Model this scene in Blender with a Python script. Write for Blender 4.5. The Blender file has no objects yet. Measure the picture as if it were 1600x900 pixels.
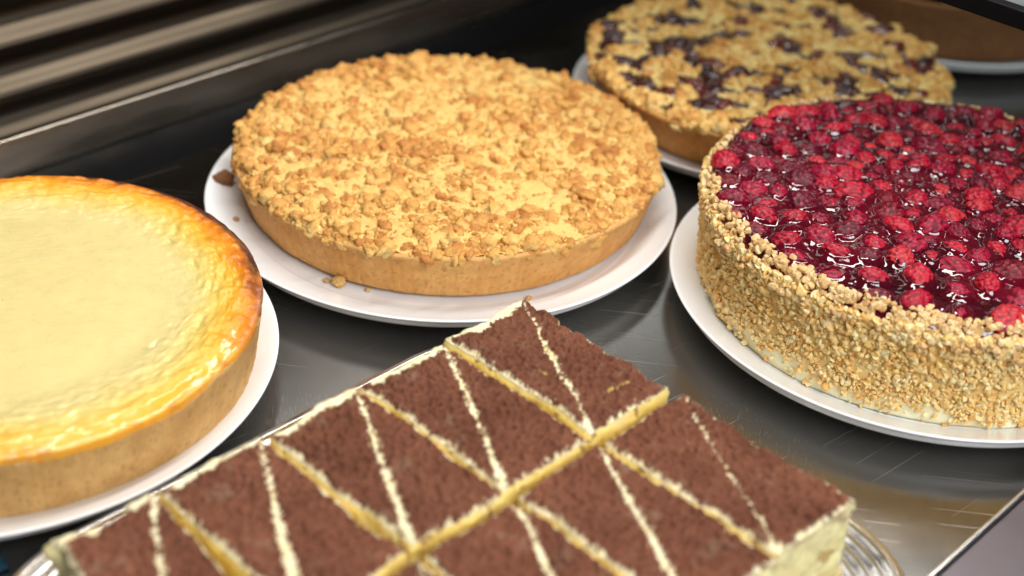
import bpy, bmesh, math, random
import numpy as np
from mathutils import Matrix, Vector

random.seed(7)
RNG = np.random.default_rng(11)
SC = bpy.context.scene
COL = SC.collection
PI = math.pi

# ---------------------------------------------------------------- frame of the display case
OX, OY, TH = 0.004766, 0.674707, 3.965430          # corner of the tiramisu block, direction of the case
E1 = np.array([math.cos(TH), math.sin(TH)])        # along the case, towards the left foreground
EY = np.array([-math.sin(TH), math.cos(TH)])       # across the case, towards the customer


def T(x, y, z=0.0):
    return (OX + x * E1[0] + y * EY[0], OY + x * E1[1] + y * EY[1], z)


# ---------------------------------------------------------------- noise
def _h(ix, iy, iz, seed):
    n = (ix.astype(np.int64) * 374761393 + iy.astype(np.int64) * 668265263 + iz.astype(np.int64) * 2147483647 + seed * 1274126177) & 0xFFFFFFFF
    n = ((n ^ (n >> 13)) * 1274126177) & 0xFFFFFFFF
    n = ((n ^ (n >> 15)) * 2246822519) & 0xFFFFFFFF
    n = n ^ (n >> 16)
    return n.astype(np.float64) / 4294967295.0


def vnoise(p, seed=0):
    p = np.asarray(p, float)
    i = np.floor(p).astype(np.int64)
    f = p - i
    f = f * f * f * (f * (f * 6 - 15) + 10)
    r = 0
    for dx in (0, 1):
        wx = f[..., 0] if dx else 1 - f[..., 0]
        for dy in (0, 1):
            wy = f[..., 1] if dy else 1 - f[..., 1]
            for dz in (0, 1):
                wz = f[..., 2] if dz else 1 - f[..., 2]
                r = r + wx * wy * wz * _h(i[..., 0] + dx, i[..., 1] + dy, i[..., 2] + dz, seed)
    return r * 2 - 1


def fbm(p, octv=3, seed=0, gain=0.5):
    a, s, tot = 1.0, 0, 0
    p = np.asarray(p, float)
    for o in range(octv):
        s = s + a * vnoise(p, seed + o * 17)
        tot += a
        a *= gain
        p = p * 2.03 + 5.17
    return s / tot


def xyz(a, b, c=0.0):
    a, b = np.broadcast_arrays(a, b)
    return np.stack([a, b, np.broadcast_to(c, a.shape)], -1)


def sstep(a, b, x):
    t = np.clip((x - a) / (b - a), 0, 1)
    return t * t * (3 - 2 * t)


def mix(c0, c1, t):
    t = np.asarray(t)[..., None]
    return np.asarray(c0) * (1 - t) + np.asarray(c1) * t


# ---------------------------------------------------------------- mesh helpers
def mesh_np(name, V, F, mat=None, smooth=True, col=None):
    V = np.ascontiguousarray(np.asarray(V, np.float32).reshape(-1, 3))
    groups = F if isinstance(F, list) else [F]
    groups = [np.asarray(g, np.int32) for g in groups if len(g)]
    me = bpy.data.meshes.new(name)
    me.vertices.add(len(V))
    me.vertices.foreach_set('co', V.ravel())
    loops = np.concatenate([g.ravel() for g in groups])
    tot = np.concatenate([np.full(len(g), g.shape[1], np.int32) for g in groups])
    st = np.concatenate([[0], np.cumsum(tot)[:-1]]).astype(np.int32)
    me.loops.add(len(loops))
    me.loops.foreach_set('vertex_index', loops)
    me.polygons.add(len(tot))
    me.polygons.foreach_set('loop_start', st)
    me.polygons.foreach_set('loop_total', tot)
    me.update(calc_edges=True)
    me.validate()
    me.polygons.foreach_set('use_smooth', np.full(len(me.polygons), smooth, dtype=bool))
    if col is not None:
        c = np.ones((len(V), 4), np.float32)
        c[:, :3] = np.asarray(col, np.float32).reshape(-1, 3)
        at = me.color_attributes.new('Col', 'FLOAT_COLOR', 'POINT')
        at.data.foreach_set('color', c.ravel())
    if mat:
        me.materials.append(mat)
    me.update()
    return me


def link(name, me, parent=None, loc=None, rz=0.0):
    o = bpy.data.objects.new(name, me)
    COL.objects.link(o)
    if parent:
        o.parent = parent
    if loc is not None:
        o.location = loc
    o.rotation_euler = (0, 0, rz)
    return o


def thing(name, label, cat, loc=(0, 0, 0), rz=0.0, group=None, me=None):
    o = link(name, me, None, loc, rz)
    o['label'] = label
    o['category'] = cat
    if group:
        o['group'] = group
    return o


def structure(name, me, loc=(0, 0, 0), rz=0.0):
    o = link(name, me, None, loc, rz)
    o['kind'] = 'structure'
    return o


def grid_faces(n, m, wrap_n=False, wrap_m=False):
    i = np.arange(n if wrap_n else n - 1)
    j = np.arange(m if wrap_m else m - 1)
    I, J = np.meshgrid(i, j, indexing='ij')
    I2, J2 = (I + 1) % n, (J + 1) % m
    return np.stack([I * m + J, I2 * m + J, I2 * m + J2, I * m + J2], -1).reshape(-1, 4)


def lathe(profile, seg=160):
    """profile: (k,2) r,z from axis outwards/upwards ; returns V (seg*k), F"""
    p = np.asarray(profile, float)
    a = np.linspace(0, 2 * PI, seg, endpoint=False)
    V = np.stack([np.cos(a)[:, None] * p[None, :, 0], np.sin(a)[:, None] * p[None, :, 0],
                  np.broadcast_to(p[None, :, 1], (seg, len(p)))], -1)
    return V, grid_faces(seg, len(p), wrap_n=True)


def smooth_profile(pts, n=8):
    """Catmull-Rom through the points"""
    P = np.asarray(pts, float)
    P = np.vstack([2 * P[0] - P[1], P, 2 * P[-1] - P[-2]])
    out = []
    for i in range(1, len(P) - 2):
        for t in np.linspace(0, 1, n, endpoint=False):
            a, b, c, d = P[i - 1], P[i], P[i + 1], P[i + 2]
            out.append(.5 * ((2 * b) + (c - a) * t + (2 * a - 5 * b + 4 * c - d) * t * t + (3 * b - a - 3 * c + d) * t ** 3))
    out.append(P[-2])
    return np.array(out)


_ico = {}


def ico(sub):
    if sub not in _ico:
        bm = bmesh.new()
        bmesh.ops.create_icosphere(bm, subdivisions=sub, radius=1.0)
        bm.verts.ensure_lookup_table()
        V = np.array([v.co[:] for v in bm.verts])
        F = np.array([[v.index for v in f.verts] for f in bm.faces])
        bm.free()
        _ico[sub] = (V, F)
    return _ico[sub]


def rand_rot(n):
    q = RNG.normal(size=(n, 4))
    q /= np.linalg.norm(q, axis=1, keepdims=True)
    w, x, y, z = q.T
    return np.stack([np.stack([1 - 2 * (y * y + z * z), 2 * (x * y - w * z), 2 * (x * z + w * y)], -1),
                     np.stack([2 * (x * y + w * z), 1 - 2 * (x * x + z * z), 2 * (y * z - w * x)], -1),
                     np.stack([2 * (x * z - w * y), 2 * (y * z + w * x), 1 - 2 * (x * x + y * y)], -1)], 1)


def instances(V0, F0, n):
    """faces for n copies"""
    return (F0[None] + (np.arange(n) * len(V0))[:, None, None]).reshape(-1, F0.shape[1])


def box(x0, x1, y0, y1, z0, z1, bev=0.0, seg=2):
    bm = bmesh.new()
    bmesh.ops.create_cube(bm, size=1.0)
    for v in bm.verts:
        v.co = Vector(((x0 + x1) / 2 + v.co.x * (x1 - x0), (y0 + y1) / 2 + v.co.y * (y1 - y0), (z0 + z1) / 2 + v.co.z * (z1 - z0)))
    if bev:
        bmesh.ops.bevel(bm, geom=list(bm.edges), offset=bev, segments=seg, profile=0.5, affect='EDGES')
    return bm


def bm_mesh(name, bm, mat, smooth=False):
    me = bpy.data.meshes.new(name)
    bm.to_mesh(me)
    bm.free()
    me.materials.append(mat)
    for p in me.polygons:
        p.use_smooth = smooth
    return me


# ---------------------------------------------------------------- materials
def material(name, base=(.5, .5, .5), rough=.5, metal=0.0, spec=.5, coat=0.0, coat_rough=.1, sss=0.0, sss_r=(.003, .002, .001),
             attr=None, tint=None, bumps=(), rough_var=None, aniso=0.0):
    """tint: (scale, amount) noise multiplied on the base colour; bumps: (scale xyz, strength, distance, detail)"""
    m = bpy.data.materials.new(name)
    m.use_nodes = True
    nt = m.node_tree
    b = nt.nodes['Principled BSDF']
    L = nt.links
    b.inputs['Base Color'].default_value = (*base, 1)
    b.inputs['Roughness'].default_value = rough
    b.inputs['Metallic'].default_value = metal
    b.inputs['Specular IOR Level'].default_value = spec
    b.inputs['Coat Weight'].default_value = coat
    b.inputs['Coat Roughness'].default_value = coat_rough
    if aniso:
        b.inputs['Anisotropic'].default_value = aniso
    if sss:
        b.inputs['Subsurface Weight'].default_value = sss
        b.inputs['Subsurface Radius'].default_value = sss_r
        b.inputs['Subsurface Scale'].default_value = 1.0
    tc = nt.nodes.new('ShaderNodeTexCoord')

    def noise(scale, detail=3, rot=0.0, rgh=.5):
        mp = nt.nodes.new('ShaderNodeMapping')
        sc = scale if hasattr(scale, '__len__') else (scale,) * 3
        mp.inputs['Scale'].default_value = sc
        mp.inputs['Rotation'].default_value = (0, 0, rot)
        L.new(tc.outputs['Object'], mp.inputs['Vector'])
        n = nt.nodes.new('ShaderNodeTexNoise')
        n.inputs['Scale'].default_value = 1.0
        n.inputs['Detail'].default_value = detail
        n.inputs['Roughness'].default_value = rgh
        L.new(mp.outputs['Vector'], n.inputs['Vector'])
        return n.outputs['Fac']

    src = None
    if attr:
        a = nt.nodes.new('ShaderNodeVertexColor')
        a.layer_name = attr
        src = a.outputs['Color']
    if tint:
        f = noise(tint[0], 4)
        mr = nt.nodes.new('ShaderNodeMapRange')
        mr.inputs['From Min'].default_value = .3
        mr.inputs['From Max'].default_value = .7
        mr.inputs['To Min'].default_value = 1 - tint[1]
        mr.inputs['To Max'].default_value = 1 + tint[1]
        L.new(f, mr.inputs['Value'])
        mx = nt.nodes.new('ShaderNodeVectorMath')
        mx.operation = 'MULTIPLY'
        if src:
            L.new(src, mx.inputs[0])
        else:
            mx.inputs[0].default_value = base
        L.new(mr.outputs['Result'], mx.inputs[1])
        src = mx.outputs['Vector']
    if src:
        L.new(src, b.inputs['Base Color'])
    if rough_var:
        f = noise(rough_var[0], 4, rough_var[3] if len(rough_var) > 3 else 0)
        mr = nt.nodes.new('ShaderNodeMapRange')
        mr.inputs['From Min'].default_value = .3
        mr.inputs['From Max'].default_value = .7
        mr.inputs['To Min'].default_value = rough_var[1]
        mr.inputs['To Max'].default_value = rough_var[2]
        L.new(f, mr.inputs['Value'])
        L.new(mr.outputs['Result'], b.inputs['Roughness'])
    prev = None
    for bp in bumps:
        f = noise(bp[0], bp[3] if len(bp) > 3 else 3, bp[4] if len(bp) > 4 else 0)
        bn = nt.nodes.new('ShaderNodeBump')
        bn.inputs['Strength'].default_value = bp[1]
        bn.inputs['Distance'].default_value = bp[2]
        L.new(f, bn.inputs['Height'])
        if prev:
            L.new(prev, bn.inputs['Normal'])
        prev = bn.outputs['Normal']
    if prev:
        L.new(prev, b.inputs['Normal'])
        if coat:
            L.new(prev, b.inputs['Coat Normal'])
    return m


M = {}
M['porcelain'] = material('white_porcelain', (.88, .892, .905), .22, coat=.25, coat_rough=.06, tint=((14, 14, 14), .02))
M['crust'] = material('shortcrust', (.5, .26, .09), .75, spec=.25, attr='Col', tint=(160, .10),
                      bumps=(((900, 900, 500), .5, .0006, 4), ((260, 260, 260), .35, .0008, 3)))
M['crumb'] = material('crumb', (.7, .4, .12), .72, spec=.3, attr='Col', tint=(700, .10), sss=.12, sss_r=(.003, .0016, .0006),
                      bumps=((800, .9, .0009, 4),))
M['custard'] = material('cheesecake_custard', (.8, .7, .3), .34, spec=.5, coat=.8, coat_rough=.12, attr='Col', tint=(60, .03), sss=.25,
                        sss_r=(.006, .004, .0015),
                        bumps=(((600, 150, 300), .10, .0005, 4, .6), ((120, 500, 300), .08, .0005, 4, .5), (1200, .08, .0003, 3)), rough_var=(120, .22, .5))
M['cream'] = material('whipped_cream', (.86, .80, .56), .5, spec=.4, attr='Col', tint=(90, .05), sss=.2, sss_r=(.004, .003, .002),
                      bumps=((240, .4, .0012, 4),))
M['cocoa'] = material('cocoa_dusting', (.1, .04, .03), .9, spec=.15, attr='Col', tint=(420, .16), bumps=((900, .8, .0007, 4), (350, .5, .001, 2)))
M['glaze'] = material('berry_jelly', (.10, .002, .010), .05, spec=.5, coat=.6, coat_rough=.02, attr='Col', bumps=((140, .14, .0008, 2),))
M['raspberry'] = material('raspberry', (.5, .01, .04), .38, spec=.25, coat=.22, coat_rough=.10, attr='Col', tint=(300, .35), sss=.06, sss_r=(.002, .0004, .0004),
                          bumps=((1500, .35, .0003, 3),))
M['nut'] = material('chopped_hazelnut', (.7, .45, .18), .48, spec=.45, attr='Col', tint=(500, .12), sss=.2, sss_r=(.002, .0013, .0006), bumps=((1300, .2, .0003, 2),))
M['berry'] = material('dark_berry', (.035, .006, .012), .18, spec=.6, coat=.7, coat_rough=.08, attr='Col', bumps=((220, .3, .001, 3),))
M['silver'] = material('polished_tray_steel', (.84, .83, .82), .14, metal=1.0, rough_var=(90, .12, .24), bumps=((500, .03, .0004, 2),))
M['black'] = material('black_rubber', (.005, .005, .006), .6, spec=.08, rough_var=(40, .4, .6))
M['rib'] = material('brushed_louvre_steel', (.090, .072, .053), .45, metal=1.0, tint=((3, 40, 40), .15), rough_var=((5, 60, 60), .36, .52))
M['kick'] = material('kick_plate_steel', (.46, .42, .36), .26, metal=1.0, tint=((4, 14, 14), .35), rough_var=((8, 60, 60), .2, .34))  # broad tint patches stand in for plates mirrored in the steel
M['rail'] = material('front_rail_steel', (.15, .13, .145), .36, metal=1.0, tint=((30, 30, 30), .08), rough_var=(60, .34, .42))
M['edge'] = material('rail_edge_steel', (.75, .74, .72), .25, metal=1.0, tint=(80, .05))
M['ladyfinger'] = material('soaked_biscuit', (.35, .2, .07), .7, attr='Col')


def steel_shelf():
    m = bpy.data.materials.new('scratched_shelf_steel')
    m.use_nodes = True
    nt = m.node_tree
    L = nt.links
    b = nt.nodes['Principled BSDF']
    b.inputs['Metallic'].default_value = 1.0
    tc = nt.nodes.new('ShaderNodeTexCoord')

    def tex(scale, rot, detail=2, dist=0.0):
        r = nt.nodes.new('ShaderNodeMapping')
        r.inputs['Rotation'].default_value = (0, 0, rot)
        L.new(tc.outputs['Object'], r.inputs['Vector'])
        mp = nt.nodes.new('ShaderNodeMapping')
        mp.inputs['Scale'].default_value = scale
        L.new(r.outputs['Vector'], mp.inputs['Vector'])
        n = nt.nodes.new('ShaderNodeTexNoise')
        n.inputs['Scale'].default_value = 1
        n.inputs['Detail'].default_value = detail
        n.inputs['Distortion'].default_value = dist
        L.new(mp.outputs['Vector'], n.inputs['Vector'])
        return n.outputs['Fac']

    def rng(src, a, c, lo, hi):
        mr = nt.nodes.new('ShaderNodeMapRange')
        mr.inputs['From Min'].default_value = a
        mr.inputs['From Max'].default_value = c
        mr.inputs['To Min'].default_value = lo
        mr.inputs['To Max'].default_value = hi
        L.new(src, mr.inputs['Value'])
        return mr.outputs['Result']

    def math2(op, s1, s2):
        n = nt.nodes.new('ShaderNodeMath')
        n.operation = op
        for k, s in enumerate((s1, s2)):
            if hasattr(s, 'links'):
                L.new(s, n.inputs[k])
            else:
                n.inputs[k].default_value = s
        return n.outputs[0]

    # scuffs: fine scratches in several directions, gathered in patches
    total = None
    for k, (sx, sy, rot, lo) in enumerate(((90, 2600, .25, .64), (110, 2900, -.5, .65), (80, 2600, 1.15, .66), (120, 3000, .75, .63), (100, 2700, 2.2, .65))):
        s = rng(tex((sx, sy, 1), rot, 1), lo, lo + .05, 0, 1)
        patch = rng(tex((7, 7, 7), rot + 1.0, 2), .54, .68, .0, .8)
        s = math2('MULTIPLY', s, patch)
        total = s if total is None else math2('MAXIMUM', total, s)
    # a few long scratches
    for (sx, sy, rot, lo) in ((9, 900, .9, .775), (10, 800, .1, .78)):
        total = math2('MAXIMUM', total, rng(tex((sx, sy, 1), rot, 0, .1), lo, lo + .012, 0, 1))
    cloud = tex((7, 7, 7), .3, 3)
    rough = math2('ADD', rng(cloud, .3, .7, .15, .26), math2('MULTIPLY', total, .14))
    L.new(rough, b.inputs['Roughness'])
    ramp = nt.nodes.new('ShaderNodeMix')
    ramp.data_type = 'RGBA'
    ramp.inputs['A'].default_value = (.30, .29, .275, 1)
    ramp.inputs['B'].default_value = (.60, .58, .55, 1)
    L.new(math2('MULTIPLY', total, .55), ramp.inputs['Factor'])
    L.new(ramp.outputs['Result'], b.inputs['Base Color'])
    bn = nt.nodes.new('ShaderNodeBump')
    bn.inputs['Strength'].default_value = .12
    bn.inputs['Distance'].default_value = .0002
    L.new(total, bn.inputs['Height'])
    L.new(bn.outputs['Normal'], b.inputs['Normal'])
    return m


M['shelf'] = steel_shelf()


def pane_glass():
    m = bpy.data.materials.new('thin_pane_glass')
    m.use_nodes = True
    nt = m.node_tree
    nt.nodes.remove(nt.nodes['Principled BSDF'])
    out = nt.nodes['Material Output']
    tr = nt.nodes.new('ShaderNodeBsdfTransparent')
    tr.inputs['Color'].default_value = (.86, .90, .91, 1)
    gl = nt.nodes.new('ShaderNodeBsdfGlossy')
    gl.inputs['Roughness'].default_value = .05
    df = nt.nodes.new('ShaderNodeBsdfDiffuse')
    df.inputs['Color'].default_value = (.45, .50, .54, 1)  # pale grey diffuse share stands in for light reflected off the glass
    m1 = nt.nodes.new('ShaderNodeMixShader')
    m1.inputs[0].default_value = .22
    m2 = nt.nodes.new('ShaderNodeMixShader')
    m2.inputs[0].default_value = .12
    nt.links.new(tr.outputs[0], m1.inputs[1])
    nt.links.new(df.outputs[0], m1.inputs[2])
    nt.links.new(m1.outputs[0], m2.inputs[1])
    nt.links.new(gl.outputs[0], m2.inputs[2])
    nt.links.new(m2.outputs[0], out.inputs['Surface'])
    return m


M['pane'] = pane_glass()

# ================================================================= the case
bm = box(-1.3, .75, -.357, .60, -.02, 0.0, .0012)
structure('shelf', bm_mesh('shelf', bm, M['shelf']), T(0, 0), TH)
bm = box(-1.3, .75, -.4145, -.3585, -.03, -.006, .001)
structure('rear_channel', bm_mesh('rear_channel', bm, M['black']), T(0, 0), TH)

# rear kick plate with louvres above it
rear = thing('louvred_rear_panel', 'brushed steel ribbed panel, blurred, at the upper left behind a black channel', 'panel', T(-.27, -.415), TH)
bm = box(-1.03, 1.02, -.012, 0, -.03, .018, .0004)
for v in bm.verts:
    v.co.y -= max(0, v.co.z) * .75
link('kick_plate', bm_mesh('kick_plate', bm, M['kick']), rear)
prof = []
z = .018
prof.append((-.026, z))
for k in range(8):                       # rounded ledges: each overhangs the one below
    h = .0335
    for t in np.linspace(0, 1, 14, endpoint=False):
        y = -.015 - .011 * (0.5 - .5 * math.cos(2 * PI * t ** .75)) - k * .006
        prof.append((y, z + h * t))
    z += h
prof.append((-.095, z))
prof.append((-.11, z))
prof.append((-.11, .018))
prof = np.array(prof)
xs = np.linspace(-1.03, 1.02, 40)
V = np.stack([np.broadcast_to(xs[:, None], (len(xs), len(prof))), np.broadcast_to(prof[None, :, 0], (len(xs), len(prof))),
              np.broadcast_to(prof[None, :, 1], (len(xs), len(prof)))], -1)
link('louvre_sheet', mesh_np('louvre_sheet', V, grid_faces(len(xs), len(prof), wrap_m=True), M['rib']), rear)

# front rail
rail = thing('front_rail', 'grey steel front rail with a bright edge, cutting across the lower right corner', 'rail', T(-.3, .2545), TH)
link('rail_body', bm_mesh('rail_body', box(-.9, .75, .003, .16, 0.0005, .0215, .001), M['rail']), rail)
link('rail_edge', bm_mesh('rail_edge', box(-.9, .75, 0, .0028, 0.0005, .0235, .0009), M['edge']), rail)

# upper shelf: glass with a black trim
up = thing('upper_glass_shelf', 'glass upper shelf with black edge trim crossing the upper right corner', 'glass shelf', T(-.267, -.41, .20), TH)
link('edge_trim', bm_mesh('edge_trim', box(-.009, 0, 0, .95, -.003, .008, .001), M['black']), up)
link('glass_pane', bm_mesh('glass_pane', box(-.6, -.0092, 0, .95, 0, .006, .0008), M['pane']), up)

# ================================================================= plates
PLATE_GROUP = 'round white cake plates on the steel shelf'


def plate(c, R, label, flat):
    s = R / .16
    f0 = flat - .014
    tq = np.linspace(0, 1, 30)
    top = np.concatenate([[(0.0, .0098), (f0 * .5, .0098)], np.stack([f0 + (R - .0022 - f0) * tq, .0098 + .0114 * tq ** 1.25], -1)])
    edge = [(R - .0012, .0216), (R - .0003, .0215), (R + .0001, .0210), (R - .0003, .0202)]
    under = smooth_profile([(R - .0035, .0182), (flat + (R - flat) * .55, .0110), (flat * .93, .0050), (.100 * s, .0030), (.0985 * s, .0003), (.095 * s, .0003), (.094 * s, .003), (0, .004)], 6)
    p = np.vstack([top, edge, under])
    V, F = lathe(p, 220)
    V[..., 2] += .0004 * np.sin(2 * np.arctan2(V[..., 1], V[..., 0]) + c[0] * 9) * (V[..., 2] > .012)
    return thing('cake_plate', label, 'plate', (c[0], c[1], 0), 0, PLATE_GROUP, mesh_np('cake_plate', V, F, M['porcelain']))


plate((-.0515, .8710), .160, 'white plate under the crumble-topped tart, with stray crumbs on its left rim', .140)
plate((-.2902, .6583), .160, 'white plate under the cheesecake, cut off by the left edge', .140)
plate((.2596, .7897), .160, 'white plate under the raspberry cake at the right', .143)
plate((.1848, 1.0563), .1475, 'white plate under the dark-berry crumble tart behind the raspberry cake', .125)
P5 = (.378, 1.300)
plate(P5, .160, 'blurred white plate under the brown tart in the far upper right corner', .140)
ZP = .0122


# ================================================================= crusts
def crust_mesh(name, rb, rt, h, base, light, dark, seed, lip=.006, seg=1000, jag=.0010):
    """pressed pastry shell; local z=0 is its underside"""
    zz = np.concatenate([np.linspace(0, h, 26), [h + .0012, h + .0014, h + .0006, h - .002, h - .006]])
    rr = np.concatenate([rb + (rt - rb) * (np.linspace(0, 1, 26)), [rt - .0012, rt - lip * .5, rt - lip, rt - lip - .002, rt - lip - .004]])
    rr[0] -= .0012
    k = len(zz)
    a = np.linspace(0, 2 * PI, seg, endpoint=False)
    A, Z = np.meshgrid(a, zz, indexing='ij')
    R = np.broadcast_to(rr, A.shape).copy()
    ca, sa = np.cos(A), np.sin(A)
    streak = vnoise(xyz(ca * 45, sa * 45, 0), seed) * .5 + vnoise(xyz(ca * 110, sa * 110, 0), seed + 1) * .5
    R += .0007 * vnoise(xyz(ca * 5, sa * 5, Z * 30), seed + 3) + .00022 * streak + .0003 * fbm(np.stack([ca * 60, sa * 60, Z * 420], -1), 2, seed + 5) - .0004 * sstep(.55, .75, vnoise(xyz(ca * 70, sa * 70, 4), seed + 6)) * sstep(-.1, .3, vnoise(np.stack([ca * 20, sa * 20, Z * 60], -1), seed + 16))
    Z = Z + jag * fbm(xyz(ca * 14, sa * 14, 0), 3, seed + 8) * (np.arange(k) > 20) * np.linspace(0, 1, k)
    V = np.stack([R * ca, R * sa, Z], -1)
    pore = fbm(np.stack([ca * 85, sa * 85, Z * 560], -1), 2, seed + 7)
    t = sstep(.30, .52, pore)
    f2 = fbm(np.stack([ca * 8, sa * 8, Z * 40], -1), 3, seed + 9)
    c = mix(base, light, np.clip(.35 + f2 * .7 + streak * .16, 0, 1))
    c = mix(c, dark, t * .5)
    top = sstep(h * .88, h * 1.0, Z)
    c = mix(c, light, top * .5)
    V = np.concatenate([V.reshape(-1, 3), [[0, 0, .0002], [0, 0, h - .006]]])
    c = np.concatenate([c.reshape(-1, 3), [base, base]])
    F = grid_faces(seg, k, wrap_n=True)
    i = np.arange(seg)
    cap1 = np.stack([np.full(seg, seg * k), ((i + 1) % seg) * k, i * k], -1)
    cap2 = np.stack([np.full(seg, seg * k + 1), i * k + k - 1, ((i + 1) % seg) * k + k - 1], -1)
    return mesh_np(name, V, [F, np.concatenate([cap1, cap2])], M['crust'], True, c)


# ================================================================= crumble topping
def crumb_cloud(pos, rad, sub, seed, pal, flat=.8, spread=1.0):
    V0, F0 = ico(sub)
    n = len(pos)
    off = RNG.uniform(-50, 50, (n, 1, 3))
    P = V0[None] * 1.0
    d1 = fbm(P * 1.35 + off, 4, seed, .62)
    d2 = np.abs(vnoise(P * 3.6 + off, seed + 31))
    r = .92 + .85 * d1 - .22 * d2
    sc = RNG.uniform(.68, 1.3, (n, 1, 3))
    Q = P * r[..., None] * sc
    Q = np.einsum('nij,nkj->nki', rand_rot(n), Q)
    Q[..., 2] *= flat
    zl = Q[..., 2] / 1.0
    Q = Q * rad[:, None, None] + pos[:, None, :]
    per = RNG.normal(0, .17, (n, 1))
    big = .32 * fbm(pos * np.array([38, 38, 38]), 3, seed + 77)[:, None]
    t = np.clip(.37 + per + big + .46 * zl + .35 * d1, 0, 1)
    pale, gold, brown = [np.array(q) for q in pal]
    c = np.where((t < .5)[..., None], mix(pale, gold, np.clip(t / .5, 0, 1)), mix(gold, brown, np.clip((t - .5) / .5, 0, 1) ** 1.2))
    return Q.reshape(-1, 3), instances(V0, F0, n), c.reshape(-1, 3)


def crumble(name, R, hfun, n_big, n_small, seed, pal, mask=None, rb=(.0042, .0070), rs=(.0022, .0040)):
    Vs, Fs, Cs, nv = [], [], [], 0
    # bed below the crumbs
    n, k = 260, 150
    a = np.linspace(0, 2 * PI, n, endpoint=False)
    r = np.linspace(0.0005, R, k)
    A, RR = np.meshgrid(a, r, indexing='ij')
    X, Y = RR * np.cos(A), RR * np.sin(A)
    nz = fbm(xyz(X * 190, Y * 190, 0), 3, seed, .6)
    Z = hfun(X, Y) + .0002 + .0034 * nz
    t = np.clip(.25 + .4 * nz, 0, 1)
    c = mix(np.array(pal[0]) * np.array((.93, .88, .76)), np.array(pal[0]) * np.array((.90, .74, .52)), t)
    bed = (np.stack([X, Y, Z], -1).reshape(-1, 3), grid_faces(n, k, wrap_n=True), c.reshape(-1, 3))
    for cnt, sub, (r0, r1), rim in ((n_big, 3, rb, .22), (n_small, 2, rs, .15)):
        m = int(cnt * 1.0)
        nr = int(m * rim)
        rad = np.concatenate([R * np.sqrt(RNG.uniform(0, 1, m - nr)), R * (1 - np.abs(RNG.normal(0, .045, nr)))])
        ang = RNG.uniform(0, 2 * PI, m)
        px, py = rad * np.cos(ang), rad * np.sin(ang)
        if mask is not None:
            keep = mask(px, py) < RNG.uniform(.35, .6, m)
            px, py = px[keep], py[keep]
        size = r0 + (r1 - r0) * RNG.uniform(0, 1, len(px)) ** 1.8
        pz = hfun(px, py) + size * RNG.uniform(-.55, .30, len(px)) + .0014 * vnoise(xyz(px * 55, py * 55, 3.0), seed + 4)
        q = crumb_cloud(np.stack([px, py, pz], -1), size, sub, seed + sub, pal)
        Vs.append(q[0]); Fs.append(q[1] + nv); Cs.append(q[2]); nv += len(q[0])
    F4 = bed[1] + nv
    Vs.append(bed[0]); Cs.append(bed[2])
    return mesh_np(name, np.concatenate(Vs), [np.concatenate(Fs), F4], M['crumb'], True, np.concatenate(Cs))


PAL = ((.86, .63, .25), (.77, .425, .115), (.52, .205, .052))

# ---- crumble tart
tart = thing('crumble_tart', 'round tart covered all over in golden crumbs, unbroken, in the middle of the case', 'tart', (-.0495, .8890, ZP))
link('crust', crust_mesh('crust', .1368, .1462, .0315, (.60, .285, .080), (.70, .40, .14), (.34, .13, .033), 3), tart)


def h_tart(x, y):
    r = np.hypot(x, y) / .146
    return .0392 + .0012 * np.cos(r * 3) - .0055 * sstep(.86, 1.0, r) + .0016 * fbm(xyz(x * 30, y * 30, 0), 2, 5)


link('crumb_topping', crumble('crumb_topping', .1435, h_tart, 1500, 3900, 21, PAL, rb=(.0031, .0068), rs=(.0014, .0029)), tart)

# ---- dark berry tart
btart = thing('berry_crumble_tart', 'blurred tart with crumbs and dark berries showing through, behind the raspberry cake', 'tart', (.1868, 1.0560, ZP))
link('crust', crust_mesh('crust', .1200, .1405, .0365, (.56, .24, .055), (.68, .36, .11), (.32, .10, .02), 13), btart)
BM = lambda x, y: sstep(.04, .17, fbm(xyz(np.asarray(x) * 58 + 3, np.asarray(y) * 76, 0), 2, 91))


def h_bt(x, y):
    r = np.hypot(x, y) / .14
    return .0420 - .004 * sstep(.9, 1.02, r) + .0018 * fbm(xyz(x * 30, y * 30, 0), 2, 6)


link('crumb_topping', crumble('crumb_topping', .1385, lambda x, y: h_bt(x, y) - .0040 * BM(x, y), 900, 2700, 47,
                              ((.95, .76, .36), (.90, .55, .17), (.60, .26, .06)), BM), btart)
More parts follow.
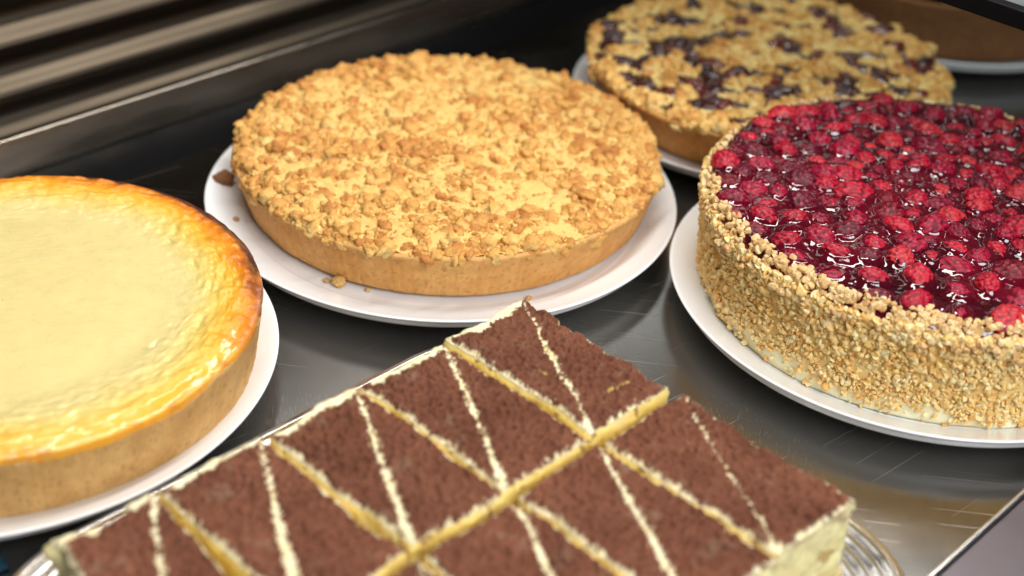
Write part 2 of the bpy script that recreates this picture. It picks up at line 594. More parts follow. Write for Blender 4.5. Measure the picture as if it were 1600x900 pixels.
# dark jam layer, bursting through
n, k = 220, 110
A, RR = np.meshgrid(np.linspace(0, 2 * PI, n, endpoint=False), np.linspace(.0005, .134, k), indexing='ij')
X, Y = RR * np.cos(A), RR * np.sin(A)
Z = h_bt(X, Y) - .0032 + .0038 * BM(X, Y) - .003 * (1 - BM(X, Y)) + .0016 * fbm(xyz(X * 120, Y * 120, 0), 2, 8)
cc = mix((.040, .006, .005), (.12, .018, .010), np.clip(.5 + fbm(xyz(X * 60, Y * 60, 0), 2, 18), 0, 1))
link('berry_filling', mesh_np('berry_filling', np.stack([X, Y, Z], -1), grid_faces(n, k, wrap_n=True), M['berry'], True, cc), btart)
V0, F0 = ico(3)
cnt = 0
for tr in range(4000):
    a, r = RNG.uniform(0, 2 * PI), .130 * math.sqrt(RNG.uniform())
    x, y = r * math.cos(a), r * math.sin(a)
    if BM(np.array([x]), np.array([y]))[0] < .8:
        continue
    s = RNG.uniform(.0058, .0095)
    Vb = V0 * (1 + .18 * fbm(V0 * 1.5 + tr, 2, 3))[:, None] * s * np.array([1.25, .85, .42])
    cb = np.broadcast_to(np.array([(.050, .007, .006), (.14, .018, .010), (.035, .006, .005)][cnt % 3]), Vb.shape)
    b = link('berry', mesh_np('berry', Vb, F0, M['berry'], True, cb), btart, (x, y, float(h_bt(np.array([x]), np.array([y]))[0]) - .0002), RNG.uniform(0, 6))
    cnt += 1
    if cnt >= 70:
        break

# ---- far brown tart
ft = thing('brown_tart', 'blurred dark brown tart at the far upper right, only its side in view', 'tart', (P5[0], P5[1] + .004, ZP))
link('crust', crust_mesh('crust', .136, .147, .050, (.20, .085, .030), (.26, .12, .045), (.10, .035, .01), 23), ft)
link('crumb_topping', crumble('crumb_topping', .1430, lambda x, y: .056 + 0 * x, 260, 500, 57, ((.40, .22, .08), (.34, .16, .05), (.2, .08, .02))), ft)

# ---- cheesecake
cheese = thing('cheesecake', 'pale yellow baked cheesecake with an orange browned rim, at the left edge', 'cheesecake', (-.2800, .6605, ZP))
link('crust', crust_mesh('crust',   .1368, .1410, .0378, (.54, .30, .10), (.66, .42, .17), (.32, .145, .045), 33, jag=.0030), cheese)
n, k = 620, 260
a = np.linspace(0, 2 * PI, n, endpoint=False)
s = np.concatenate([np.linspace(0.002, 1, k - 16), np.full(16, 1.0)])
A, S = np.meshgrid(a, s, indexing='ij')
ca, sa = np.cos(A), np.sin(A)
RC = .1405 + .0012 * fbm(xyz(ca * 3, sa * 3, 0), 2, 61) + .0007 * fbm(xyz(ca * 16, sa * 16, 0), 3, 62)
drop = np.clip(np.arange(k) - (k - 17), 0, 16) / 16.0
DR = np.broadcast_to(drop, A.shape)
R = RC * S
X0, Y0 = R * ca, R * sa
wx = .006 * fbm(xyz(X0 * 40, Y0 * 40, 0), 2, 63)
Z = .0402 + .0040 * sstep(.62, .93, S) - .0038 * sstep(.93, 1.0, S) ** 1.6
rim = sstep(.58, .86, S) * (1 - .6 * sstep(.96, 1, S))
# wrinkles that run around the rim
ring = fbm(xyz(ca * 7, sa * 7, 0) + np.stack([0 * S, 0 * S, (S * .141 + wx) * 170], -1), 3, 64, .55)
ring2 = 1 - np.abs(fbm(xyz(ca * 11, sa * 11, 0) + np.stack([0 * S, 0 * S, (S * .141 + wx) * 95], -1), 2, 65)) * 2
Z = Z + rim * (.0012 * ring + .0006 * ring2)
lump = fbm(xyz(X0 * 95, Y0 * 95, 0), 3, 66)
Z = Z + rim * .0005 * lump + rim * .00045 * fbm(xyz(X0 * 260, Y0 * 260, 0), 2, 166) +   .00012 * fbm(xyz(X0 * 60, Y0 * 60, 0), 3, 67)
fine_ring = fbm(xyz(ca * 16, sa * 16, 0) + np.stack([0 * S, 0 * S, (S * .141 + wx * 1.3) * 360], -1), 3, 164, .6)
Z = Z + .00034 * fine_ring * sstep(.6, .88, S)
skin = 1 - np.abs(fbm(np.stack([X0 * 30 + Y0 * 22, Y0 * 190 - X0 * 60, 0 * X0], -1), 3, 168)) * 6
Z = Z + .00006 * np.clip(skin, 0, 1) * (1 - sstep(.75, .9, S))
# small pits where the skin broke
for (pr, pa, pw, pl) in ((.72, .45, .0016, .005), (.76, .20, .0016, .0045), (.76, -.10, .0022, .0065), (.70, .75, .0012, .003), (.66, -.35, .001, .003)):
    cx, cy = .148 * pr * math.cos(pa), .148 * pr * math.sin(pa)
    du = (X0 - cx) * math.cos(pa) + (Y0 - cy) * math.sin(pa)
    dv = -(X0 - cx) * math.sin(pa) + (Y0 - cy) * math.cos(pa)
    Z = Z - .0014 * np.exp(-(du / pw) ** 2 - (dv / pl) ** 2)
# outer lip rolls down over the crust
R = R + .0009 * np.sin(DR * PI * .62)
Z = Z - .0048 * DR ** 1.3 * (1 + .35 * fbm(xyz(ca * 9, sa * 9, 0), 2, 68))
V = np.stack([R * ca, R * sa, Z], -1)
# browning: by radius and by side of the oven
east = np.cos(A - 1.05)                         # strongest at the back right
f = fbm(xyz(X0 * 42, Y0 * 42, 0), 4, 69)
f2 = fbm(xyz(X0 * 130, Y0 * 130, 0), 3, 70)
tt = S + .05 * f + .020 * f2 + .125 * np.clip(east, -.25, 1) * sstep(.55, 1, S)
cream_c, yel, gold, org, brn, burnt = (.80, .665, .285), (.84, .60, .13), (.88, .47, .04), (.82, .26, .012), (.40, .095, .016), (.045, .018, .018)
c = mix(cream_c, yel, sstep(.70, .93, tt))
c = mix(c, gold, sstep(.86, .98, tt))
c = mix(c, org, sstep(.95, 1.04, tt + .02 * ring))
c = mix(c, brn, sstep(1.015, 1.10, tt + .025 * ring + .02 * f2))
c = mix(c, burnt, sstep(.95, .985, S + .02 * f2) * sstep(.45, .8, east + .3 * f) * .93)
c = mix(c, brn, sstep(.97, 1.0, S) * sstep(.1, .5, f2 + .3 * ring) * .5)
c = mix(c, (.84, .36, .03), np.clip(DR * 2, 0, 1) * .7 * (east < .5))
# the scorched blister on the right
cx, cy = .148 * .93 * math.cos(.18), .148 * .93 * math.sin(.18)
bl = np.exp(-((X0 - cx) / .006) ** 4 - ((Y0 - cy) / .0065) ** 4)
c = mix(c, (.30, .07, .015), np.clip(bl * 1.2, 0, 1) * .85)
link('filling', mesh_np('filling', V, grid_faces(n, k, wrap_n=True), M['custard'], True, c), cheese)

# ================================================================= raspberry cake
rc = thing('raspberry_cake', 'tall round cake with chopped nuts on its side and glazed red raspberries on top', 'cake', (.2625, .7945, ZP))
HC = .0645
# cream body
n, k = 300, 40
A, Zq = np.meshgrid(np.linspace(0, 2 * PI, n, endpoint=False), np.linspace(0, 1, k), indexing='ij')
ca, sa = np.cos(A), np.sin(A)
R = .1410 + .0052 * Zq + .0014 * fbm(np.stack([ca * 9, sa * 9, Zq * 5], -1), 3, 81) - .006 * sstep(.965, 1.0, Zq)
Zc = Zq * HC
lay = sstep(.05, .2, fbm(np.stack([ca * 7, sa * 7, Zq * 6], -1), 2, 82))
c = mix((.90, .85, .58), (.92, .64, .22), sstep(.08, .35, Zq) * .9)
c = mix(c, (.86, .58, .20), lay * .4)
V = np.concatenate([np.stack([R * ca, R * sa, Zc], -1).reshape(-1, 3), [[0, 0, HC - .001], [0, 0, 0]]])
c = np.concatenate([c.reshape(-1, 3), [[.88, .83, .58]] * 2])
i = np.arange(n)
caps = np.concatenate([np.stack([np.full(n, n * k), i * k + k - 1, ((i + 1) % n) * k + k - 1], -1), np.stack([np.full(n, n * k + 1), ((i + 1) % n) * k, i * k], -1)])
link('cream_body', mesh_np('cream_body', V, [grid_faces(n, k, wrap_n=True), caps], M['cream'], True, c), rc)

# raspberries
RT = .1405
pts, sizes = [], []
front_dir = np.array([-.15, -1.0]); front_dir /= np.linalg.norm(front_dir)
tries = 0
while len(pts) < 215 and tries < 40000:
    tries += 1
    a, r = RNG.uniform(0, 2 * PI), (RT - .005) * math.sqrt(RNG.uniform())
    p = np.array([r * math.cos(a), r * math.sin(a)])
    fr = float(p @ front_dir) / RT                       # sparser towards the front
    if fr > .55 and RNG.uniform() < .5:
        continue
    sz = RNG.uniform(.0078, .0116) if tries < 6000 else RNG.uniform(.0060, .0086)
    gap = .78 + .30 * max(0, fr)
    if all((p[0] - q[0]) ** 2 + (p[1] - q[1]) ** 2 > (gap * (sz + sq)) ** 2 for q, sq in zip(pts, sizes)):
        pts.append((p[0], p[1]))
        sizes.append(sz)
pts, sizes = np.array(pts), np.array(sizes)
NB = len(pts)
asp = RNG.uniform(1.0, 1.55, NB)
rot = RNG.uniform(0, 2 * PI, NB)
zoff = RNG.uniform(-.0056, .0002, NB) + (sizes - .009) * -.35

# jelly: a sheet that climbs each berry
n, k = 720, 300
A, RR = np.meshgrid(np.linspace(0, 2 * PI, n, endpoint=False), np.concatenate([np.linspace(.0005, RT, k - 8), np.linspace(RT, RT + .0055, 8)]), indexing='ij')
X, Y = RR * np.cos(A), RR * np.sin(A)
HM = np.zeros_like(X)
IN = np.zeros_like(X)
for q in range(NB):
    dx, dy = X - pts[q, 0], Y - pts[q, 1]
    msk = (dx * dx + dy * dy) < .020 ** 2
    dx, dy = dx[msk], dy[msk]
    u = (dx * math.cos(rot[q]) + dy * math.sin(rot[q])) / asp[q] ** .5
    v = (-dx * math.sin(rot[q]) + dy * math.cos(rot[q])) * asp[q] ** .5
    d = np.hypot(u, v) - sizes[q] * .92
    hm = (.0036 + .5 * zoff[q]) * np.exp(-np.clip(d, 0, None) / .0017)
    HM[msk] = np.maximum(HM[msk], hm)
    IN[msk] = np.maximum(IN[msk], np.exp(-np.clip(d, 0, None) / .004))
edge = np.clip((RR - RT) / .0055, 0, 1)
Z = HC + .0030 + HM + .0011 * fbm(xyz(X * 70, Y * 70, 0), 2, 83) + .0004 * fbm(xyz(X * 260, Y * 260, 0), 2, 84) - .0065 * edge ** 1.6
c = mix((.012, .0002, .002), (.12, .0008, .010), np.clip(.25 + .5 * IN + .5 * fbm(xyz(X * 40, Y * 40, 0), 2, 85), 0, 1))
c = mix(c, (.22, .004, .015), edge * .5)
link('berry_jelly', mesh_np('berry_jelly', np.stack([X, Y, Z], -1), grid_faces(n, k, wrap_n=True), M['glaze'], True, c), rc)

# berries
V4, F4 = ico(4)
NF = 125
gi = np.arange(NF) + .5
ph = np.arccos(1 - 2 * gi / NF)
th = PI * (1 + 5 ** .5) * gi
FD = np.stack([np.cos(th) * np.sin(ph), np.sin(th) * np.sin(ph), np.cos(ph)], -1)
reds = [(.56, .006, .034), (.44, .004, .040), (.66, .012, .038), (.28, .003, .032), (.50, .004, .028), (.14, .002, .020), (.70, .030, .045), (.24, .002, .016)]
variants = []
for q in range(10):
    dirs = FD + RNG.normal(0, .05, FD.shape)
    dirs /= np.linalg.norm(dirs, axis=1, keepdims=True)
    ang = np.arccos(np.clip(V4 @ dirs.T, -1, 1)).min(1)
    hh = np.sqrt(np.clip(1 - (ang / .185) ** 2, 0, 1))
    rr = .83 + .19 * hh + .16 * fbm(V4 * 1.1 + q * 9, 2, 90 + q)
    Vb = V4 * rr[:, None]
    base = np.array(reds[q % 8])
    cb = mix(base * .20, base * .95, hh ** 1.3)  # shade in the creases between drupelets is painted into the colour
    cb = mix(cb, np.array((.75, .16, .20)), sstep(.93, .99, hh) * .35)  # whitish drupelet tips are painted glints
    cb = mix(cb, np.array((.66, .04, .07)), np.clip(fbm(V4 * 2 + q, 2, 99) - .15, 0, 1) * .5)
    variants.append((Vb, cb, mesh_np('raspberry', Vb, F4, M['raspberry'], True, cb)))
vid = RNG.integers(0, 10, NB)
cam_xy = np.array([0.0, 0.0])
order = np.argsort(np.hypot(pts[:, 0] + .2625, pts[:, 1] + .7945))
inview = [q for q in order if (pts[q, 0] + .2625) < .30 + (pts[q, 1] + .7945 - .65) * .33]
first = (inview + [q for q in order if q not in set(inview)])[:100]
fs = set(first)
restV, restC = [], []
for q in range(NB):
    s = sizes[q]
    tilt = Matrix.Rotation(rot[q], 4, 'Z') @ Matrix.Rotation(RNG.uniform(-.5, .5), 4, 'Y') @ Matrix.Diagonal((s * asp[q] ** .5 * 1.05, s / asp[q] ** .5 * 1.05, s * .80, 1)) @ Matrix.Rotation(RNG.uniform(0, 6), 4, 'X')
    mt = Matrix.Translation((pts[q, 0], pts[q, 1], HC + .0032 + zoff[q])) @ tilt
    if q in fs:
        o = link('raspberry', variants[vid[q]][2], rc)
        o.matrix_basis = mt
    else:
        mm = np.array(mt)
        restV.append(variants[vid[q]][0] @ mm[:3, :3].T + mm[:3, 3])
        restC.append(variants[vid[q]][1])
if restV:
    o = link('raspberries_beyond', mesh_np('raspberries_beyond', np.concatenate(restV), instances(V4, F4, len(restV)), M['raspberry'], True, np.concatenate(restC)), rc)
    o['kind'] = 'stuff'


# chopped nuts
def chips(pos, size, seed, pal, squash=(.55, 1.25)):
    V0, F0 = ico(1) if False else ico(2)
    n = len(pos)
    P = np.broadcast_to(V0[None], (n,) + V0.shape).copy()
    for kq in range(9):
        d = RNG.normal(size=(n, 1, 3))
        d /= np.linalg.norm(d, axis=2, keepdims=True)
        lim = RNG.uniform(.35, .80, (n, 1))
        dot = (P * d).sum(2)
        P -= np.clip(dot - lim, 0, None)[..., None] * d
    P = P * RNG.uniform(*squash, (n, 1, 3))
    P = np.einsum('nij,nkj->nki', rand_rot(n), P) * size[:, None, None] + pos[:, None, :]
    t = np.clip(RNG.beta(1.6, 2.4, n), 0, 1)
    c = mix(pal[0], pal[1], np.clip(t * 2, 0, 1))
    c = mix(c, pal[2], np.clip(t * 2 - 1, 0, 1))
    c = np.repeat(c[:, None], len(V0), 1)
    return P.reshape(-1, 3), instances(V0, F0, n), c.reshape(-1, 3)


NUT = ((.95, .78, .42), (.93, .62, .22), (.72, .34, .08))
m = 12500
ang = RNG.uniform(0, 2 * PI, m * 2)
zn = RNG.uniform(.02, 1.0, m * 2)
dens = np.clip(.12 + 1.2 * sstep(.0, .26, zn + .16 * fbm(xyz(np.cos(ang) * 6, np.sin(ang) * 6, zn * 3), 2, 71)), 0, 1)
dens *= np.clip(.75 + .9 * fbm(xyz(np.cos(ang) * 14, np.sin(ang) * 14, zn * 6), 2, 72), .15, 1)
keep = RNG.uniform(0, 1, m * 2) < dens
ang, zn = ang[keep][:m], zn[keep][:m]
size = (.0012 + .0026 * RNG.beta(1.5, 1.9, len(ang))) * (.80 + .35 * sstep(.6, .9, zn))
rr = .1413 + .0052 * zn + RNG.uniform(-.0006, .0014, len(ang))
q = chips(np.stack([rr * np.cos(ang), rr * np.sin(ang), zn * (HC - .001)], -1), size, 1, NUT)
o = link('nut_coating', mesh_np('nut_coating', q[0], q[1], M['nut'], False, q[2]), rc)
o['kind'] = 'stuff'
# border of nuts round the top edge, widest at the front
m = 2300
ang = RNG.uniform(0, 2 * PI, m)
fr = np.clip((np.cos(ang - (-PI / 2 - .25)) + .35) / 1.35, 0, 1)
keep = RNG.uniform(0, 1, m) < (.12 + .88 * fr ** 1.2)
ang, fr = ang[keep], fr[keep]
w = RNG.normal(0, .0026, len(ang)) * (.5 + fr) - .0005
rr = .1438 + w + .0022 * vnoise(xyz(np.cos(ang) * 9, np.sin(ang) * 9, 0), 73)
ed = np.clip((rr - .1405) / .0055, 0, 1.3)
zz = HC + .0034 - .0062 * ed ** 1.6 + RNG.uniform(.0004, .0026, len(ang)) - np.clip(rr - .147, 0, 1) * .9
size = RNG.uniform(.0021, .0035, len(ang))
q = chips(np.stack([rr * np.cos(ang), rr * np.sin(ang), zz], -1), size, 2, ((.80, .60, .32), (.72, .46, .19), (.50, .25, .09)), (.75, 1.15))
o = link('nut_border', mesh_np('nut_border', q[0], q[1], M['nut'], False, q[2]), rc)
o['kind'] = 'stuff'

# ================================================================= tray
XA, XB, YA, YB, RCN = -.040, .335, -.0490, .275, .078


def rrect(d, npc=26, nst=14):
    x0, x1, y0, y1, r = XA + d, XB - d, YA + d, YB - d, max(RCN - d, .004)
    out = []
    for (cx, cy, a0) in ((x1 - r, y1 - r, 0), (x0 + r, y1 - r, PI / 2), (x0 + r, y0 + r, PI), (x1 - r, y0 + r, 1.5 * PI)):
        for t in np.linspace(0, PI / 2, npc):
            out.append((cx + r * math.cos(a0 + t), cy + r * math.sin(a0 + t)))
    return np.array(out)


prof = [(.0025, .0128), (.0, .0150), (.0002, .0165), (.0012, .0172), (.0030, .0172)]
for t in np.linspace(0, 1, 49):
    prof.append((.0045 + t * .0300, .0165 - t * .003 + .0021 * math.cos(t * 2 * PI * 4.5)))
prof += [(.037, .0125), (.040, .0095), (.044, .0062), (.048, .0050), (.054, .0045), (.075, .0045)]
rings = [rrect(d) for d, _ in prof]
nr, npnt = len(rings), len(rings[0])
V = np.array([[(p[0], p[1], zq) for p in rg] for rg, (_, zq) in zip(rings, prof)])
cen = np.array([[(XA + XB) / 2, (YA + YB) / 2, .0045], [(XA + XB) / 2, (YA + YB) / 2, .0008]])
under = np.array([[(p[0], p[1], .0008) for p in rrect(.046)]])
Vt = np.concatenate([V.reshape(-1, 3), under.reshape(-1, 3), cen])
F = grid_faces(nr, npnt, wrap_m=True)
i = np.arange(npnt)
j = (i + 1) % npnt
ub = nr * npnt
Fu = np.stack([i, ub + i, ub + j, j], -1)
caps = np.concatenate([np.stack([np.full(npnt, ub + npnt), (nr - 1) * npnt + j, (nr - 1) * npnt + i], -1)[:, ::-1], np.stack([np.full(npnt, ub + npnt + 1), ub + i, ub + j], -1)[:, ::-1]])
thing('serving_tray', 'silver serving tray with concentric ridges in its rim, under the tiramisu slices', 'tray', T(0, 0), TH, None,
      mesh_np('serving_tray', Vt, [F, Fu, caps], M['silver']))

# ================================================================= tiramisu
SU, SV, ZT, ZB = .05952, .11087, .0650, .0050
COCOA_D, COCOA_L = np.array((.120, .042, .023)), np.array((.222, .086, .049))
PALE, YEL = np.array((.93, .84, .56)), np.array((.86, .655, .20))


def slice_meshes(idx, row, W, L):
    seed = 200 + idx * 13 + row * 131
    torn = 1.0 if (idx == 0 and row == 0) else 0.0
    nx, ny = int(W / .00058), int(L / .00058)
    gx, gy = np.meshgrid(np.linspace(0, 1, nx), np.linspace(0, 1, ny), indexing='ij')
    # outline wobble, strongest on the outside of the block
    def wob(X, Y, z):
        e = .0007
        a0 = e * (1.6 if idx == 0 else 1) + torn * .0012
        a1 = e * (2.0 if idx == 4 else 1)
        ox = (1 - gxx(X, W)) ** 4 * a0 * 2.0 * fbm(xyz(Y * 90 + seed, z * 60, 0), 3, seed) + gxx(X, W) ** 4 * a1 * 2.0 * fbm(xyz(Y * 90 - seed, z * 60, 0), 3, seed + 1)
        b0 = e * (1.6 if row == 0 else 1)
        oy = (1 - gxx(Y, L)) ** 4 * b0 * 2.0 * fbm(xyz(X * 90 + seed, z * 60, 5), 3, seed + 2) + gxx(Y, L) ** 4 * e * 2.0 * fbm(xyz(X * 90 - seed, z * 60, 9), 3, seed + 3)
        lw = .0016
        ox = ox + lw * ((1 - gxx(X, W)) ** 2 * vnoise(xyz(Y * 38 + seed, 0 * Y, 21), seed + 40) + gxx(X, W) ** 2 * vnoise(xyz(Y * 38 + seed, 0 * Y, 27), seed + 41))
        oy = oy + lw * ((1 - gxx(Y, L)) ** 2 * vnoise(xyz(X * 42 + seed, 0 * X, 31), seed + 42) + gxx(Y, L) ** 2 * vnoise(xyz(X * 42 + seed, 0 * X, 37), seed + 43))
        if torn:
            nt = sstep(.26, .30, Y / L) * (1 - sstep(.31, .50, Y / L))
            ox = ox + (1 - gxx(X, W)) ** 3 * (.0035 * nt - .0015 * (Y / L < .26))
        return X + ox, Y + oy

    gxx = lambda q, s: np.clip(q / s, 0, 1)
    X, Y = gx * W, gy * L
    dE = np.minimum(np.minimum(X, W - X), np.minimum(Y, L - Y))
    rough_e = fbm(xyz(X * 380, Y * 380, 0), 4, seed + 5, .8)
    lump = fbm(xyz(X * 330, Y * 330, 0), 2, seed + 6, .6)
    fine = fbm(xyz(X * 900, Y * 900, 0), 2, seed + 7, .6)
    # cream shows along the cuts and along the stencilled diagonal
    outer = np.full(X.shape, .0009)
    near_x1, near_y1, near_y0 = W - X < np.minimum(np.minimum(X, Y), L - Y), L - Y < np.minimum(np.minimum(X, W - X), Y), Y < np.minimum(np.minimum(X, W - X), L - Y)
    outer = np.where(near_x1, .0008, outer)
    outer = np.where(near_y1 & (row == 0), .0002, outer)
    outer = np.where(near_y0 & (row == 0), .0052 + .0024 * fbm(xyz(X * 80, 0 * X, 0), 3, seed + 50), outer)
    edge_m = 1 - sstep(-.0005, .0005, dE - outer - .0022 * rough_e - .0016 * fine - .0010 * fbm(xyz(X * 130, Y * 130, 0), 2, seed + 8))
    s = (X / W * W * W + Y * L) / (W * W + L * L)
    dd = np.abs((X * L - Y * W)) / math.hypot(W, L) + .0006 * fbm(xyz(X * 150, Y * 150, 2), 2, seed + 9)
    wd = (.0006 + .0011 * Y / L) * (1 + .6 * fbm(xyz(Y * 60, 0 * Y, 0), 2, seed + 10)) * (.95 if row == 0 else .9)
    if idx == 0:
        wd = wd * np.clip((.55 if row else .22) + 1.6 * fbm(xyz(Y * 45, 0 * Y, 3), 2, seed + 12), 0, 1)
    diag_m = 1 - sstep(-.0005, .0005, dd - wd - .0022 * rough_e - .0020 * fine)
    cream_m = np.clip(np.maximum(edge_m, diag_m), 0, 1)
    speck = .35 * sstep(.56, .66, fbm(xyz(X * 300, Y * 300, 7), 2, seed + 13)) * .5
    cracks = np.zeros_like(X)
    if torn:
        for (u0, v0, u1, v1) in ((.38, .36, .46, .47), (.66, .60, .74, .50), (.22, .86, .52, .84)):
            ax, ay, bx, by = u0 * W, v0 * L, u1 * W, v1 * L
            t = np.clip(((X - ax) * (bx - ax) + (Y - ay) * (by - ay)) / ((bx - ax) ** 2 + (by - ay) ** 2), 0, 1)
            dq = np.hypot(X - ax - t * (bx - ax), Y - ay - t * (by - ay))
            cracks = np.maximum(cracks, 1 - sstep(.0001, .0007, dq + .0007 * rough_e + .0006 * fine))
    if idx == 4 and row == 0:                  # cream laid bare near the outer corner
        bare = 1 - sstep(.0035, .006, np.hypot((X - W * .80) * .8, (Y - .004) * 1.2) + .003 * lump)
        cream_m = np.maximum(cream_m, bare)
    relief = fbm(xyz(X * 430, Y * 430, 1), 2, seed + 30, .6)
    Zt = ZT - ZB + (1 - cream_m) * (.0008 + .0021 * relief + .0008 * fine) + .0011 * fbm(xyz(X * 45, Y * 45, 0), 2, seed + 14) + .0003 * cream_m * fine
    Zt = Zt - .0016 * (1 - sstep(0, .0028, dE)) ** 2 - cracks * .0014
    if row == 0:
        Zt = Zt + .0012 * (1 - sstep(.002, .0055, Y)) * (.6 + fbm(xyz(X * 150, Y * 150, 0), 2, seed + 51))
    if idx == 4 and row == 0:
        led = (1 - sstep(.006, .0085, Y + .004 * fbm(xyz(X * 120, 0 * X, 0), 3, 404))) * sstep(.30, .36, X / W + .05 * lump)
        Zt = Zt - led * (.0042 + .003 * fbm(xyz(X * 200, Y * 200, 0), 2, 405))
        cream_m = np.maximum(cream_m, sstep(.1, .5, led))
    c = mix(COCOA_D, COCOA_L, np.clip(.45 + .35 * relief + .35 * fine + .5 * fbm(xyz(X * 48, Y * 48, 0), 3, seed + 15), 0, 1))
    c = c * (1 + .16 * fbm(xyz(X * 22, Y * 22, 0), 2, seed + 33))[..., None]
    thin = sstep(.38, .62, fbm(xyz(X * 95, Y * 95, 11), 3, seed + 34))
    c = mix(c, PALE * .55, thin * (1 - cream_m) * .09)
    c = mix(c, PALE * .62, speck * (1 - cream_m) * .4)
    cr = mix(PALE, YEL, np.clip(.22 + .5 * fbm(xyz(X * 160, Y * 160, 4), 2, seed + 16), 0, 1) * .55)
    c = mix(c, cr, cream_m * .96)
    c = mix(c, YEL * .9, cracks)
    Xw, Yw = wob(X, Y, 0.0)
    top = mesh_np('cocoa_top', np.stack([Xw, Yw, Zt], -1), grid_faces(nx, ny), M['cocoa'], True, c)
    # body: side walls
    nz = 44
    per = []
    for j_ in range(ny - 1): per.append((0, j_))
    for i_ in range(nx - 1): per.append((i_, ny - 1))
    for j_ in range(ny - 1, 0, -1): per.append((nx - 1, j_))
    for i_ in range(nx - 1, 0, -1): per.append((i_, 0))
    per = np.array(per)
    px, py = X[per[:, 0], per[:, 1]], Y[per[:, 0], per[:, 1]]
    tz = Zt[per[:, 0], per[:, 1]]
    nrm = np.stack([np.where(per[:, 0] == 0, -1.0, np.where(per[:, 0] == nx - 1, 1.0, 0)), np.where(per[:, 1] == 0, -1.0, np.where(per[:, 1] == ny - 1, 1.0, 0))], -1)
    nrm /= np.linalg.norm(nrm, axis=1, keepdims=True)
    zz = np.linspace(0, 1, nz) ** 1.3
    ZZ = tz[:, None] * (1 - zz[None]) + 0.0 * zz[None]
    PX = np.broadcast_to(px[:, None], ZZ.shape)
    PY = np.broadcast_to(py[:, None], ZZ.shape)
    PX, PY = wob(PX, PY, 0.0)
    dep = (tz[:, None] - ZZ)
    bulge = (.0013 + .0030 * ((nrm[:, 1:2] > .5) * (row == 1) + (nrm[:, 0:1] > .5) * (idx == 4))) * fbm(np.stack([PX * 110, PY * 110, ZZ * 160], -1), 3, seed + 20) * sstep(0, .004, dep) + .0010 * sstep(0, .003, dep)
    PX = PX + nrm[:, 0:1] * bulge
    PY = PY + nrm[:, 1:2] * bulge
    hz = ZZ / (ZT - ZB) + .05 * fbm(np.stack([PX * 60, PY * 60, ZZ * 30], -1), 2, seed + 21)
    cc = mix(PALE * .97, YEL, np.clip(sstep(.0, .0012, dep), 0, 1))
    cc = mix(cc, PALE * .95, .35 * sstep(.2, .6, fbm(np.stack([PX * 90, PY * 90, ZZ * 110], -1), 2, seed + 22)))
    bis = sstep(.16, .22, hz) * (1 - sstep(.34, .40, hz)) + sstep(.56, .60, hz) * (1 - sstep(.70, .74, hz)) * .5
    cc = mix(cc, np.array((.40, .22, .07)), bis * .55)
    cc = mix(cc, COCOA_D * 1.4, .8 * sstep(.42, .55, fbm(np.stack([PX * 210, PY * 210, ZZ * 260], -1), 2, seed + 23)) * (1 - sstep(.004, .012, dep)))
    if (idx == 0 and row == 1) or row == 1 or idx == 4:
        ext = (nrm[:, 0:1] > .5) * (idx == 4) + (nrm[:, 1:2] > .5) * (row == 1) + (nrm[:, 0:1] < -.5) * (idx == 0)
        cc = mix(cc, np.array((.84, .78, .44)), np.clip(ext, 0, 1) * .7 * (1 - bis * .4))
        pt = fbm(np.stack([PX * 55, PY * 55, ZZ * 75], -1), 3, seed + 60)
        cc = mix(cc, np.array((.40, .24, .07)), np.clip(ext, 0, 1) * sstep(.18, .34, pt) * (hz < .62) * .8)
        cc = mix(cc, COCOA_L, np.clip(ext, 0, 1) * sstep(.0, .012, .010 * fbm(np.stack([PX * 90, PY * 90, ZZ * 40], -1), 3, seed + 61) + .006 - dep) * .9)
    npz = len(per)
    body_V = np.concatenate([np.stack([PX, PY, ZZ - .0002], -1).reshape(-1, 3), [[W / 2, L / 2, 0.0]]])
    Fb = grid_faces(npz, nz, wrap_n=True)
    ii = np.arange(npz)
    cap = np.stack([np.full(npz, npz * nz), ii * nz + nz - 1, ((ii + 1) % npz) * nz + nz - 1], -1)
    cc = np.concatenate([cc.reshape(-1, 3), [YEL]])
    body = mesh_np('cream_body', body_V, [Fb, cap], M['cream'], True, cc)
    return body, top


